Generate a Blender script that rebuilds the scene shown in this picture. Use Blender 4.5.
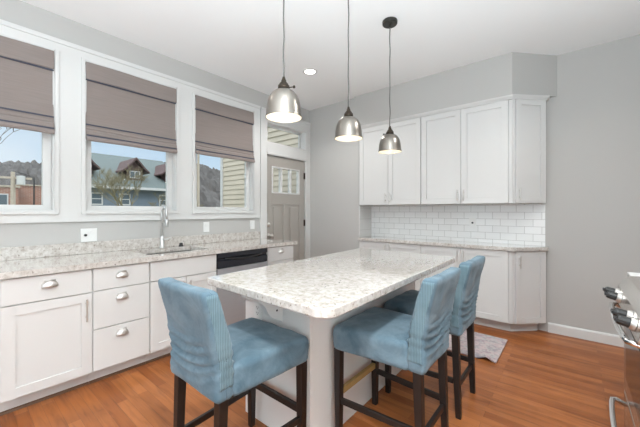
import bpy, bmesh, math, random
from mathutils import Vector, Matrix, Euler, noise

for o in list(bpy.data.objects):
    bpy.data.objects.remove(o, do_unlink=True)
S = bpy.context.scene
C = S.collection
random.seed(7)
PI = math.pi

# ------------------------------------------------------------------ camera, world, light, exposure
cam_data = bpy.data.cameras.new('camera')
cam = bpy.data.objects.new('camera', cam_data)
C.objects.link(cam)
cam.location = (3.28, 0.0, 1.275)
cam.rotation_euler = (PI / 2, 0, math.radians(39.593))
cam_data.sensor_width = 36.0
cam_data.lens = 306.16 / 640 * 36
cam_data.shift_y = -(213.5 - 211.17) / 640
cam_data.clip_start = 0.05
S.camera = cam

S.view_settings.view_transform = 'Standard'
S.view_settings.look = 'None'
S.view_settings.exposure = 0.0
S.view_settings.gamma = 1.0
S.view_settings.use_curve_mapping = False

world = bpy.data.worlds.new('sky')
S.world = world
world.use_nodes = True
nt = world.node_tree
for n in list(nt.nodes):
    nt.nodes.remove(n)
w_out = nt.nodes.new('ShaderNodeOutputWorld')
w_bg = nt.nodes.new('ShaderNodeBackground')
w_tc = nt.nodes.new('ShaderNodeTexCoord')
w_sep = nt.nodes.new('ShaderNodeSeparateXYZ')
w_ramp = nt.nodes.new('ShaderNodeValToRGB')
w_noise = nt.nodes.new('ShaderNodeTexNoise')
w_noise.inputs['Scale'].default_value = 2.6
w_noise.inputs['Detail'].default_value = 5
w_mix = nt.nodes.new('ShaderNodeMixRGB')
w_cr = nt.nodes.new('ShaderNodeValToRGB')
w_cr.color_ramp.elements[0].position = 0.45
w_cr.color_ramp.elements[1].position = 0.75
w_ramp.color_ramp.elements[0].position = 0.0
w_ramp.color_ramp.elements[0].color = (0.74, 0.85, 0.94, 1)
w_ramp.color_ramp.elements[1].position = 0.24
w_ramp.color_ramp.elements[1].color = (0.50, 0.70, 0.92, 1)
# overcast above: the zenith is several times brighter than the band over the horizon
w_e = w_ramp.color_ramp.elements.new(0.5)
w_e.color = (2.3, 2.5, 2.75, 1)
w_e = w_ramp.color_ramp.elements.new(1.0)
w_e.color = (3.2, 3.4, 3.6, 1)
nt.links.new(w_tc.outputs['Generated'], w_sep.inputs[0])
nt.links.new(w_sep.outputs['Z'], w_ramp.inputs[0])
nt.links.new(w_tc.outputs['Generated'], w_noise.inputs['Vector'])
nt.links.new(w_noise.outputs['Fac'], w_cr.inputs[0])
w_fac = nt.nodes.new('ShaderNodeMath')
w_fac.operation = 'MULTIPLY'
w_fac.inputs[1].default_value = 0.6
nt.links.new(w_cr.outputs['Color'], w_fac.inputs[0])
nt.links.new(w_fac.outputs[0], w_mix.inputs['Fac'])
nt.links.new(w_ramp.outputs['Color'], w_mix.inputs[1])
w_mix.inputs[2].default_value = (0.92, 0.95, 0.98, 1)
nt.links.new(w_mix.outputs[0], w_bg.inputs['Color'])
w_bg.inputs['Strength'].default_value = 1.0
nt.links.new(w_bg.outputs[0], w_out.inputs[0])

def lamp(name, kind, loc, rot, energy, color=(1, 1, 1), **kw):
    d = bpy.data.lights.new(name, kind)
    d.energy = energy
    d.color = color
    for k, v in kw.items():
        setattr(d, k, v)
    o = bpy.data.objects.new(name, d)
    o.location = loc
    o.rotation_euler = rot
    C.objects.link(o)
    return o

sun = lamp('sun', 'SUN', (10, 6, 12), (0, 0, 0), 0.9, (1.0, 0.96, 0.9), angle=math.radians(3))
sun.rotation_euler = Vector((-0.62, 0.42, -0.62)).to_track_quat('-Z', 'Y').to_euler()
# added fill lamp set in the unseen rear opening, standing in for daylight
lamp('rear_fill', 'AREA', (2.1, -2.9, 1.5), (PI / 2, 0, 0), 46, (0.84, 0.95, 1.03),
     shape='RECTANGLE', size=3.4, size_y=2.2)
# added upward fill lamp behind the camera, aimed to brighten the ceiling
lamp('ceiling_fill', 'AREA', (3.65, -0.45, 0.55), (PI, 0, 0), 190, (0.80, 0.94, 1.03),
     shape='RECTANGLE', size=1.0, size_y=1.6, spread=math.radians(150))

# ------------------------------------------------------------------ materials
def new_mat(name):
    m = bpy.data.materials.new(name)
    m.use_nodes = True
    t = m.node_tree
    return m, t, t.nodes['Principled BSDF']

def setin(b, **kw):
    for k, v in kw.items():
        b.inputs[k.replace('_', ' ')].default_value = v

def plain(name, col, rough=0.5, metal=0.0, bump=0.0, bscale=60, var=0.0, **kw):
    m, t, b = new_mat(name)
    setin(b, Base_Color=(*col, 1), Roughness=rough, Metallic=metal, **kw)
    tc = t.nodes.new('ShaderNodeTexCoord')
    if var:
        n = t.nodes.new('ShaderNodeTexNoise')
        n.inputs['Scale'].default_value = 6
        n.inputs['Detail'].default_value = 4
        t.links.new(tc.outputs['Object'], n.inputs['Vector'])
        mx = t.nodes.new('ShaderNodeMixRGB')
        mx.inputs[1].default_value = (*[c * (1 - var) for c in col], 1)
        mx.inputs[2].default_value = (*[min(1, c * (1 + var)) for c in col], 1)
        t.links.new(n.outputs['Fac'], mx.inputs['Fac'])
        t.links.new(mx.outputs[0], b.inputs['Base Color'])
    if bump:
        n = t.nodes.new('ShaderNodeTexNoise')
        n.inputs['Scale'].default_value = bscale
        n.inputs['Detail'].default_value = 4
        t.links.new(tc.outputs['Object'], n.inputs['Vector'])
        bp = t.nodes.new('ShaderNodeBump')
        bp.inputs['Strength'].default_value = bump
        bp.inputs['Distance'].default_value = 0.002
        t.links.new(n.outputs['Fac'], bp.inputs['Height'])
        t.links.new(bp.outputs[0], b.inputs['Normal'])
    return m

def ramp(t, stops):
    r = t.nodes.new('ShaderNodeValToRGB')
    e = r.color_ramp.elements
    while len(e) < len(stops):
        e.new(0.5)
    for i, (p, c) in enumerate(stops):
        e[i].position = p
        e[i].color = (*c, 1)
    return r

def granite_mat():
    m, t, b = new_mat('granite')
    tc = t.nodes.new('ShaderNodeTexCoord')
    n1 = t.nodes.new('ShaderNodeTexNoise'); n1.inputs['Scale'].default_value = 30; n1.inputs['Detail'].default_value = 8; n1.inputs['Roughness'].default_value = 0.7
    r1 = ramp(t, [(0.27, (0.26, 0.215, 0.185)), (0.38, (0.47, 0.425, 0.38)), (0.51, (0.60, 0.565, 0.525)), (0.68, (0.71, 0.685, 0.655))])
    n2 = t.nodes.new('ShaderNodeTexNoise'); n2.inputs['Scale'].default_value = 75; n2.inputs['Detail'].default_value = 5; n2.inputs['Roughness'].default_value = 0.6
    r2 = ramp(t, [(0.29, (0.08, 0.06, 0.05)), (0.36, (0.62, 0.56, 0.50)), (0.42, (1, 1, 1))])
    n3 = t.nodes.new('ShaderNodeTexVoronoi'); n3.inputs['Scale'].default_value = 26
    r3 = ramp(t, [(0.0, (0.05, 0.04, 0.035)), (0.09, (0.25, 0.2, 0.17)), (0.16, (1, 1, 1))])
    n4 = t.nodes.new('ShaderNodeTexNoise'); n4.inputs['Scale'].default_value = 5; n4.inputs['Detail'].default_value = 3
    r4 = ramp(t, [(0.45, (0, 0, 0)), (0.62, (1, 1, 1))])
    for n in (n1, n2, n3, n4):
        t.links.new(tc.outputs['Object'], n.inputs['Vector'])
    for n, r, o in ((n1, r1, 'Fac'), (n2, r2, 'Fac'), (n3, r3, 'Distance'), (n4, r4, 'Fac')):
        t.links.new(n.outputs[o], r.inputs[0])
    a = t.nodes.new('ShaderNodeMixRGB'); a.blend_type = 'MULTIPLY'; a.inputs[0].default_value = 0.8
    t.links.new(r1.outputs[0], a.inputs[1]); t.links.new(r2.outputs[0], a.inputs[2])
    c = t.nodes.new('ShaderNodeMixRGB'); c.blend_type = 'MULTIPLY'
    t.links.new(r4.outputs[0], c.inputs[0])
    t.links.new(a.outputs[0], c.inputs[1]); t.links.new(r3.outputs[0], c.inputs[2])
    t.links.new(c.outputs[0], b.inputs['Base Color'])
    setin(b, Roughness=0.07, Coat_Weight=0.8, Coat_Roughness=0.03, Coat_IOR=1.5)
    return m

def floor_mat():
    m, t, b = new_mat('wood_floor')
    tc = t.nodes.new('ShaderNodeTexCoord')
    br = t.nodes.new('ShaderNodeTexBrick')
    br.offset = 0.37
    br.inputs['Scale'].default_value = 1.0
    br.inputs['Brick Width'].default_value = 0.95
    br.inputs['Row Height'].default_value = 0.064
    br.inputs['Mortar Size'].default_value = 0.0009
    br.inputs['Mortar Smooth'].default_value = 0.3
    br.inputs['Bias'].default_value = 0.0
    br.inputs['Color1'].default_value = (0.29, 0.090, 0.025, 1)
    br.inputs['Color2'].default_value = (0.44, 0.158, 0.049, 1)
    br.inputs['Mortar'].default_value = (0.16, 0.055, 0.02, 1)
    t.links.new(tc.outputs['Object'], br.inputs['Vector'])
    mp = t.nodes.new('ShaderNodeMapping'); mp.inputs['Scale'].default_value = (1.3, 14, 1)
    t.links.new(tc.outputs['Object'], mp.inputs['Vector'])
    n = t.nodes.new('ShaderNodeTexNoise'); n.inputs['Scale'].default_value = 2.2; n.inputs['Detail'].default_value = 8; n.inputs['Distortion'].default_value = 0.8
    t.links.new(mp.outputs[0], n.inputs['Vector'])
    r = ramp(t, [(0.25, (0.55, 0.50, 0.46)), (0.5, (1, 1, 1)), (0.75, (1.2, 1.2, 1.15))])
    t.links.new(n.outputs['Fac'], r.inputs[0])
    mx = t.nodes.new('ShaderNodeMixRGB'); mx.blend_type = 'MULTIPLY'; mx.inputs[0].default_value = 0.75
    t.links.new(br.outputs['Color'], mx.inputs[1]); t.links.new(r.outputs[0], mx.inputs[2])
    n2 = t.nodes.new('ShaderNodeTexNoise'); n2.inputs['Scale'].default_value = 3.0
    t.links.new(tc.outputs['Object'], n2.inputs['Vector'])
    r2 = ramp(t, [(0.3, (0.86, 0.84, 0.82)), (0.7, (1.08, 1.08, 1.08))])
    t.links.new(n2.outputs['Fac'], r2.inputs[0])
    m2 = t.nodes.new('ShaderNodeMixRGB'); m2.blend_type = 'MULTIPLY'; m2.inputs[0].default_value = 1
    t.links.new(mx.outputs[0], m2.inputs[1]); t.links.new(r2.outputs[0], m2.inputs[2])
    t.links.new(m2.outputs[0], b.inputs['Base Color'])
    bp = t.nodes.new('ShaderNodeBump'); bp.inputs['Strength'].default_value = 0.25; bp.inputs['Distance'].default_value = 0.001
    t.links.new(br.outputs['Fac'], bp.inputs['Height']); bp.invert = True
    t.links.new(bp.outputs[0], b.inputs['Normal'])
    setin(b, Roughness=0.36, Specular_IOR_Level=0.35)
    return m

def tile_mat(name, rot):
    m, t, b = new_mat(name)
    tc = t.nodes.new('ShaderNodeTexCoord')
    mp = t.nodes.new('ShaderNodeMapping'); mp.inputs['Rotation'].default_value = rot
    t.links.new(tc.outputs['Object'], mp.inputs['Vector'])
    br = t.nodes.new('ShaderNodeTexBrick')
    br.inputs['Scale'].default_value = 1.0
    br.inputs['Brick Width'].default_value = 0.155
    br.inputs['Row Height'].default_value = 0.079
    br.inputs['Mortar Size'].default_value = 0.0022
    br.inputs['Mortar Smooth'].default_value = 0.2
    br.inputs['Color1'].default_value = (0.83, 0.83, 0.815, 1)
    br.inputs['Color2'].default_value = (0.87, 0.87, 0.86, 1)
    br.inputs['Mortar'].default_value = (0.52, 0.51, 0.49, 1)
    t.links.new(mp.outputs[0], br.inputs['Vector'])
    t.links.new(br.outputs['Color'], b.inputs['Base Color'])
    bp = t.nodes.new('ShaderNodeBump'); bp.inputs['Strength'].default_value = 0.5; bp.inputs['Distance'].default_value = 0.002; bp.invert = True
    t.links.new(br.outputs['Fac'], bp.inputs['Height'])
    t.links.new(bp.outputs[0], b.inputs['Normal'])
    setin(b, Roughness=0.16)
    return m

def velvet_mat(name, c1, c2, ribs=False):
    m, t, b = new_mat(name)
    tc = t.nodes.new('ShaderNodeTexCoord')
    n = t.nodes.new('ShaderNodeTexNoise'); n.inputs['Scale'].default_value = 7; n.inputs['Detail'].default_value = 6; n.inputs['Roughness'].default_value = 0.65; n.inputs['Distortion'].default_value = 0.6
    t.links.new(tc.outputs['Object'], n.inputs['Vector'])
    r = ramp(t, [(0.3, c1), (0.7, c2)])
    t.links.new(n.outputs['Fac'], r.inputs[0])
    bp = t.nodes.new('ShaderNodeBump'); bp.inputs['Strength'].default_value = 0.35; bp.inputs['Distance'].default_value = 0.003
    if ribs:
        w = t.nodes.new('ShaderNodeTexWave'); w.bands_direction = 'Y'; w.inputs['Scale'].default_value = 42; w.inputs['Distortion'].default_value = 0.3
        t.links.new(tc.outputs['Object'], w.inputs['Vector'])
        r3 = ramp(t, [(0.1, (0.62, 0.62, 0.62)), (0.6, (1, 1, 1))])
        t.links.new(w.outputs['Fac'], r3.inputs[0])
        mx = t.nodes.new('ShaderNodeMixRGB'); mx.blend_type = 'MULTIPLY'; mx.inputs[0].default_value = 0.8
        t.links.new(r.outputs[0], mx.inputs[1]); t.links.new(r3.outputs[0], mx.inputs[2])
        t.links.new(mx.outputs[0], b.inputs['Base Color'])
        t.links.new(w.outputs['Fac'], bp.inputs['Height'])
    else:
        t.links.new(r.outputs[0], b.inputs['Base Color'])
        n2 = t.nodes.new('ShaderNodeTexNoise'); n2.inputs['Scale'].default_value = 26; n2.inputs['Detail'].default_value = 5
        t.links.new(tc.outputs['Object'], n2.inputs['Vector'])
        t.links.new(n2.outputs['Fac'], bp.inputs['Height'])
    t.links.new(bp.outputs[0], b.inputs['Normal'])
    setin(b, Roughness=0.85, Sheen_Weight=0.2, Sheen_Roughness=0.4, Sheen_Tint=(0.82, 0.88, 0.92, 1))
    return m

def fabric_mat(name, col):
    m, t, b = new_mat(name)
    tc = t.nodes.new('ShaderNodeTexCoord')
    mp = t.nodes.new('ShaderNodeMapping'); mp.inputs['Scale'].default_value = (30, 2.5, 60)
    t.links.new(tc.outputs['Object'], mp.inputs['Vector'])
    n = t.nodes.new('ShaderNodeTexNoise'); n.inputs['Scale'].default_value = 2.0; n.inputs['Detail'].default_value = 6
    t.links.new(mp.outputs[0], n.inputs['Vector'])
    r = ramp(t, [(0.3, [c * 0.94 for c in col]), (0.7, [c * 1.06 for c in col])])
    t.links.new(n.outputs['Fac'], r.inputs[0])
    t.links.new(r.outputs[0], b.inputs['Base Color'])
    bp = t.nodes.new('ShaderNodeBump'); bp.inputs['Strength'].default_value = 0.2; bp.inputs['Distance'].default_value = 0.002
    t.links.new(n.outputs['Fac'], bp.inputs['Height'])
    t.links.new(bp.outputs[0], b.inputs['Normal'])
    setin(b, Roughness=0.9, Sheen_Weight=0.2)
    tr = t.nodes.new('ShaderNodeBsdfTranslucent'); tr.inputs[0].default_value = (*[c for c in col], 1)
    mx = t.nodes.new('ShaderNodeMixShader'); mx.inputs[0].default_value = 0.15
    t.links.new(b.outputs[0], mx.inputs[1]); t.links.new(tr.outputs[0], mx.inputs[2])
    t.links.new(mx.outputs[0], t.nodes['Material Output'].inputs[0])
    return m

def glass_mat(name='window_glass'):
    m, t, b = new_mat(name)
    t.nodes.remove(b)
    tr = t.nodes.new('ShaderNodeBsdfTransparent'); tr.inputs[0].default_value = (0.97, 0.985, 0.985, 1)
    gl = t.nodes.new('ShaderNodeBsdfGlossy'); gl.inputs['Roughness'].default_value = 0.01
    fr = t.nodes.new('ShaderNodeFresnel'); fr.inputs[0].default_value = 1.25
    mx = t.nodes.new('ShaderNodeMixShader')
    t.links.new(fr.outputs[0], mx.inputs[0]); t.links.new(tr.outputs[0], mx.inputs[1]); t.links.new(gl.outputs[0], mx.inputs[2])
    t.links.new(mx.outputs[0], t.nodes['Material Output'].inputs[0])
    return m

def steel_mat(name, col, rough, scale=(2, 2, 160), metal=1.0):
    m, t, b = new_mat(name)
    tc = t.nodes.new('ShaderNodeTexCoord')
    mp = t.nodes.new('ShaderNodeMapping'); mp.inputs['Scale'].default_value = scale
    t.links.new(tc.outputs['Object'], mp.inputs['Vector'])
    n = t.nodes.new('ShaderNodeTexNoise'); n.inputs['Scale'].default_value = 3; n.inputs['Detail'].default_value = 4
    t.links.new(mp.outputs[0], n.inputs['Vector'])
    r = ramp(t, [(0.3, [rough * 0.8] * 3), (0.7, [rough * 1.25] * 3)])
    t.links.new(n.outputs['Fac'], r.inputs[0]); t.links.new(r.outputs[0], b.inputs['Roughness'])
    setin(b, Base_Color=(*col, 1), Metallic=metal)
    return m

def emit_mat(name, col, s):
    m, t, b = new_mat(name)
    setin(b, Base_Color=(*col, 1), Emission_Color=(*col, 1), Emission_Strength=s)
    return m

def siding_mat(name, col, pitch, axis='Z'):
    m, t, b = new_mat(name)
    tc = t.nodes.new('ShaderNodeTexCoord')
    w = t.nodes.new('ShaderNodeTexNoise'); w.inputs['Scale'].default_value = 3
    t.links.new(tc.outputs['Object'], w.inputs['Vector'])
    r = ramp(t, [(0.3, [c * 0.93 for c in col]), (0.7, [c * 1.05 for c in col])])
    t.links.new(w.outputs['Fac'], r.inputs[0]); t.links.new(r.outputs[0], b.inputs['Base Color'])
    setin(b, Roughness=0.6)
    return m

def brick_mat(name):
    m, t, b = new_mat(name)
    tc = t.nodes.new('ShaderNodeTexCoord')
    mp = t.nodes.new('ShaderNodeMapping'); mp.inputs['Rotation'].default_value = (0, PI / 2, PI / 2)
    t.links.new(tc.outputs['Object'], mp.inputs['Vector'])
    br = t.nodes.new('ShaderNodeTexBrick')
    br.inputs['Scale'].default_value = 1
    br.inputs['Brick Width'].default_value = 0.3; br.inputs['Row Height'].default_value = 0.1; br.inputs['Mortar Size'].default_value = 0.012
    br.inputs['Color1'].default_value = (0.26, 0.105, 0.07, 1); br.inputs['Color2'].default_value = (0.32, 0.135, 0.085, 1); br.inputs['Mortar'].default_value = (0.42, 0.35, 0.3, 1)
    t.links.new(mp.outputs[0], br.inputs['Vector']); t.links.new(br.outputs['Color'], b.inputs['Base Color'])
    setin(b, Roughness=0.9)
    return m

def rug_mat():
    m, t, b = new_mat('rug_weave')
    tc = t.nodes.new('ShaderNodeTexCoord')
    n = t.nodes.new('ShaderNodeTexNoise'); n.inputs['Scale'].default_value = 9; n.inputs['Detail'].default_value = 6; n.inputs['Roughness'].default_value = 0.7
    v = t.nodes.new('ShaderNodeTexNoise'); v.inputs['Scale'].default_value = 17; v.inputs['Detail'].default_value = 5; v.inputs['Distortion'].default_value = 1.5
    for q in (n, v):
        t.links.new(tc.outputs['Object'], q.inputs['Vector'])
    r = ramp(t, [(0.32, (0.34, 0.32, 0.34)), (0.45, (0.52, 0.49, 0.475)), (0.56, (0.55, 0.43, 0.43)), (0.66, (0.60, 0.565, 0.53))])
    r2 = ramp(t, [(0.38, (0.62, 0.58, 0.66)), (0.55, (1, 1, 1))])
    t.links.new(n.outputs['Fac'], r.inputs[0]); t.links.new(v.outputs['Fac'], r2.inputs[0])
    mx = t.nodes.new('ShaderNodeMixRGB'); mx.blend_type = 'MULTIPLY'; mx.inputs[0].default_value = 0.8
    t.links.new(r.outputs[0], mx.inputs[1]); t.links.new(r2.outputs[0], mx.inputs[2])
    t.links.new(mx.outputs[0], b.inputs['Base Color'])
    setin(b, Roughness=0.95)
    return m

WALL = plain('wall_paint_grey', (0.50, 0.49, 0.47), 0.75, bump=0.05, bscale=180)
CEIL = plain('ceiling_paint', (0.88, 0.88, 0.87), 0.85, bump=0.05, bscale=120)
TRIM = plain('trim_white_paint', (0.68, 0.676, 0.66), 0.38)
ISL = plain('island_white_paint', (0.78, 0.765, 0.745), 0.4)
CAB = plain('cabinet_white_paint', (0.675, 0.667, 0.65), 0.36)
CABIN = plain('cabinet_inner', (0.55, 0.53, 0.50), 0.6)
FLOOR = floor_mat()
GRAN = granite_mat()
TILE = tile_mat('subway_tile', (PI / 2, 0, 0))
TILES = tile_mat('subway_tile_return', (PI / 2, 0, PI / 2))
VELV = velvet_mat('blue_velvet', (0.062, 0.118, 0.160), (0.170, 0.248, 0.298))
VELR = velvet_mat('blue_velvet_ribbed', (0.125, 0.205, 0.245), (0.175, 0.262, 0.302), ribs=True)
LEGW = plain('espresso_wood', (0.012, 0.008, 0.0065), 0.45, var=0.25)
OAK = plain('bare_oak', (0.42, 0.27, 0.10), 0.45, var=0.2)
FAB = fabric_mat('taupe_blind_cloth', (0.30, 0.252, 0.232))
LINING_SHADOW = plain('slate_lining_shadow', (0.085, 0.09, 0.12), 0.9)  # blue lining colour with the crease shadow put into it
GLASS = glass_mat()
NICKEL = steel_mat('brushed_nickel', (0.66, 0.64, 0.61), 0.34, (20, 20, 20), 0.9)
STEEL = steel_mat('stainless_steel', (0.46, 0.47, 0.49), 0.5, metal=0.6)
STEELD = steel_mat('oven_door_steel', (0.56, 0.52, 0.48), 0.22, metal=0.85)
CHROME = steel_mat('chrome', (0.78, 0.78, 0.78), 0.10, (20, 20, 20))
SHADE = plain('antique_nickel', (0.29, 0.265, 0.235), 0.30, 1.0, bump=0.6, bscale=14, var=0.35)
BLACKG = plain('black_gloss', (0.018, 0.020, 0.026), 0.14)
BLACK = plain('black_satin', (0.02, 0.02, 0.02), 0.45)
BRONZE = plain('dark_bronze', (0.035, 0.025, 0.016), 0.45, 0.6)
CORD = plain('grey_cord', (0.10, 0.098, 0.09), 0.7)
CANOPY = plain('bronze_canopy', (0.035, 0.033, 0.028), 0.4, 0.4)
SHADEIN = plain('shade_inner_white', (0.70, 0.65, 0.56), 0.5)
BULB = emit_mat('bulb_glow', (1.0, 0.87, 0.66), 1.6)
LENS = emit_mat('recessed_lens', (1.0, 0.97, 0.92), 4.0)
PLATE = plain('outlet_white', (0.80, 0.80, 0.78), 0.4)
DOORP = plain('door_paint_greige', (0.40, 0.375, 0.34), 0.5)
RUG = rug_mat()
SINKM = steel_mat('sink_steel', (0.55, 0.55, 0.54), 0.3, (30, 30, 30))
SIDE = siding_mat('beige_siding', (0.50, 0.44, 0.35), 0.11)
BLUES = siding_mat('blue_grey_siding', (0.15, 0.19, 0.235), 0.15)
ROOFM = plain('grey_green_roof', (0.115, 0.14, 0.135), 0.9, var=0.12)
MAROON = plain('maroon_trim', (0.085, 0.048, 0.045), 0.8, var=0.15)
HWHITE = plain('house_white_trim', (0.52, 0.52, 0.51), 0.6)
HGLASS = plain('house_window_glass', (0.10, 0.13, 0.15), 0.1)
BRICK = brick_mat('red_brick')
BARK = plain('grey_bark', (0.12, 0.10, 0.08), 0.95, var=0.3)
TWIG = plain('olive_twigs', (0.20, 0.175, 0.105), 0.95, var=0.3)
POLE = plain('weathered_pole', (0.42, 0.36, 0.29), 0.9, var=0.2)
HILL = plain('bare_hillside', (0.085, 0.078, 0.073), 1.0, var=0.5, bump=0.9, bscale=2)
GRASS = plain('winter_lawn', (0.20, 0.20, 0.12), 1.0, var=0.3)
DARKW = plain('dark_shoe_wood', (0.10, 0.045, 0.02), 0.4)

# ------------------------------------------------------------------ mesh helpers
class B:
    """Collects shapes (in world or local coordinates) and links them as ONE mesh object."""
    def __init__(self, M=None):
        self.bm = bmesh.new()
        self.M = M

    def _v(self, p):
        p = Vector(p)
        if self.M is not None:
            p = self.M @ p
        return self.bm.verts.new(p)

    def box(self, x0, x1, y0, y1, z0, z1):
        v = [self._v((x, y, z)) for x in (x0, x1) for y in (y0, y1) for z in (z0, z1)]
        for f in ((0, 1, 3, 2), (4, 6, 7, 5), (0, 4, 5, 1), (2, 3, 7, 6), (0, 2, 6, 4), (1, 5, 7, 3)):
            self.bm.faces.new([v[i] for i in f])
        return self

    def prism(self, pts, lo, hi, axis='z'):
        """polygon pts in the two other axes (x,y)/(y,z)/(x,z) extruded along axis"""
        def P(a, b, c):
            return {'z': (a, b, c), 'x': (c, a, b), 'y': (a, c, b)}[axis]
        lov = [self._v(P(a, b, lo)) for a, b in pts]
        hiv = [self._v(P(a, b, hi)) for a, b in pts]
        n = len(pts)
        self.bm.faces.new(lov)
        self.bm.faces.new(hiv)
        for i in range(n):
            self.bm.faces.new((lov[i], lov[(i + 1) % n], hiv[(i + 1) % n], hiv[i]))
        return self

    def tube(self, path, r, n=10, cap=True):
        path = [Vector(p) for p in path]
        rs = r if isinstance(r, (list, tuple)) else [r] * len(path)
        rings = []
        side = None
        for i, p in enumerate(path):
            d = (path[min(i + 1, len(path) - 1)] - path[max(i - 1, 0)]).normalized()
            if side is None:
                side = d.cross(Vector((0.13, 0.21, 0.97)))
                if side.length < 0.05:
                    side = d.cross(Vector((1, 0, 0)))
            side = (side - d * side.dot(d)).normalized()
            up = d.cross(side)
            rings.append([self._v(p + (side * math.cos(a) + up * math.sin(a)) * rs[i])
                          for a in [2 * PI * k / n for k in range(n)]])
        for a, b in zip(rings, rings[1:]):
            for k in range(n):
                self.bm.faces.new((a[k], a[(k + 1) % n], b[(k + 1) % n], b[k]))
        if cap:
            self.bm.faces.new(rings[0]); self.bm.faces.new(rings[-1])
        return self

    def lathe(self, prof, c=(0, 0, 0), n=32, axis='z', closed=False):
        """prof: list of (radius, height) around an axis through c"""
        rings = []
        for r, h in prof:
            ring = []
            for k in range(n):
                a = 2 * PI * k / n
                q = (r * math.cos(a), r * math.sin(a), h)
                if axis == 'x':
                    q = (h, q[0], q[1])
                elif axis == 'y':
                    q = (q[0], h, q[1])
                ring.append(self._v(Vector(c) + Vector(q)))
            rings.append(ring)
        pairs = list(zip(rings, rings[1:]))
        if closed:
            pairs.append((rings[-1], rings[0]))
        for a, b in pairs:
            for k in range(n):
                self.bm.faces.new((a[k], a[(k + 1) % n], b[(k + 1) % n], b[k]))
        if not closed:
            if prof[0][0] > 1e-4: self.bm.faces.new(rings[0])
            if prof[-1][0] > 1e-4: self.bm.faces.new(rings[-1])
        return self

    def rbox(self, lo, hi, r, cuts, fn=None):
        """rounded, subdivided box; fn deforms each vertex"""
        tmp = bmesh.new()
        bmesh.ops.create_cube(tmp, size=2)
        bmesh.ops.subdivide_edges(tmp, edges=tmp.edges[:], cuts=cuts, use_grid_fill=True)
        lo, hi = Vector(lo), Vector(hi)
        mp = {}
        for v in tmp.verts:
            p = Vector([lo[i] + (hi[i] - lo[i]) * (v.co[i] + 1) / 2 for i in range(3)])
            q = Vector([min(max(p[i], lo[i] + r), hi[i] - r) for i in range(3)])
            d = p - q
            if d.length > 1e-9:
                # push cube surface onto the rounded surface
                d = d.normalized() * r
            p = q + d
            if fn:
                p = fn(p)
            mp[v] = self._v(p)
        for f in tmp.faces:
            self.bm.faces.new([mp[v] for v in f.verts])
        tmp.free()
        return self

    def grid(self, fn, nu, nv):
        g = [[self._v(fn(i / nu, j / nv)) for j in range(nv + 1)] for i in range(nu + 1)]
        for i in range(nu):
            for j in range(nv):
                self.bm.faces.new((g[i][j], g[i + 1][j], g[i + 1][j + 1], g[i][j + 1]))
        return self

    def done(self, name, mat, parent=None, bevel=0.0, smooth=False, seg=2, solid=0.0):
        bm = self.bm
        bmesh.ops.remove_doubles(bm, verts=bm.verts[:], dist=1e-6)
        bmesh.ops.recalc_face_normals(bm, faces=bm.faces[:])
        off = Vector((0, 0, 0))
        if parent is not None:
            q = parent
            while q is not None:
                off += q.location
                q = q.parent
            if parent.get('local'):
                off = Vector((0, 0, 0))
        else:
            xs = [v.co for v in bm.verts]
            if not getattr(self, 'keep', False):
                mn = Vector([min(c[i] for c in xs) for i in range(3)])
                mx = Vector([max(c[i] for c in xs) for i in range(3)])
                off = Vector(((mn.x + mx.x) / 2, (mn.y + mx.y) / 2, mn.z))
        if off.length:
            bmesh.ops.translate(bm, vec=-off, verts=bm.verts[:])
        me = bpy.data.meshes.new(name)
        bm.to_mesh(me)
        bm.free()
        me.materials.append(mat)
        o = bpy.data.objects.new(name, me)
        C.objects.link(o)
        if parent is not None:
            o.parent = parent
        else:
            o.location = off
        if smooth:
            for p in me.polygons:
                p.use_smooth = True
        if solid:
            s = o.modifiers.new('solid', 'SOLIDIFY'); s.thickness = solid; s.offset = 0
        if bevel:
            b = o.modifiers.new('bevel', 'BEVEL'); b.width = bevel; b.segments = seg
            b.limit_method = 'ANGLE'; b.angle_limit = math.radians(40)
            b.harden_normals = False
        return o

def tag(o, label, cat, group=None):
    o['label'] = label
    o['category'] = cat
    if group:
        o['group'] = group
    return o

def thing(name, label, cat, loc, rotz=0.0, group=None):
    o = bpy.data.objects.new(name, None)
    C.objects.link(o)
    o.empty_display_size = 0.1
    o.location = loc
    o.rotation_euler = (0, 0, rotz)
    return tag(o, label, cat, group)

def struct(o, label=None, cat=None):
    o['kind'] = 'structure'
    if label:
        o['label'] = label
        o['category'] = cat
    return o

def sthing(name, loc, label, cat):
    o = bpy.data.objects.new(name, None)
    C.objects.link(o)
    o.location = loc
    return struct(o, label, cat)

def dup(root, loc, rotz, label, group=None):
    r = root.copy(); C.objects.link(r)
    r.location = loc; r.rotation_euler = (0, 0, rotz)
    r['label'] = label
    if group:
        r['group'] = group
    for ch in list(root.children):
        c = ch.copy(); C.objects.link(c); c.parent = r
        for g in list(ch.children):
            d = g.copy(); C.objects.link(d); d.parent = c
    return r

def frame(origin, u, n):
    """local (along the front, outward, up) -> world"""
    u = Vector(u).normalized(); n = Vector(n).normalized()
    M = Matrix(((u.x, n.x, 0, origin[0]), (u.y, n.y, 0, origin[1]), (u.z, n.z, 1, origin[2]), (0, 0, 0, 1)))
    return M

def kb(name, mat, *a, **k):
    pass

# ------------------------------------------------------------------ room shell
CZ = 2.897
b = B(); b.keep = True
struct(b.box(-0.14, 4.30, -3.15, 4.20, -0.1, 0.0).done('floor', FLOOR), 'orange brown wood strip floor of the kitchen', 'floor')
b = B(); b.keep = True
struct(b.box(-0.14, 4.30, -3.15, 4.20, CZ, CZ + 0.12).done('ceiling', CEIL), 'flat white ceiling over the kitchen', 'ceiling')

WIN = [(-0.25, 0.545), (0.745, 1.54), (1.742, 2.562)]
WZ0, WZ1 = 1.275, 2.585
DY0, DY1 = 2.79, 3.595
b = B(); b.keep = True
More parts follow.
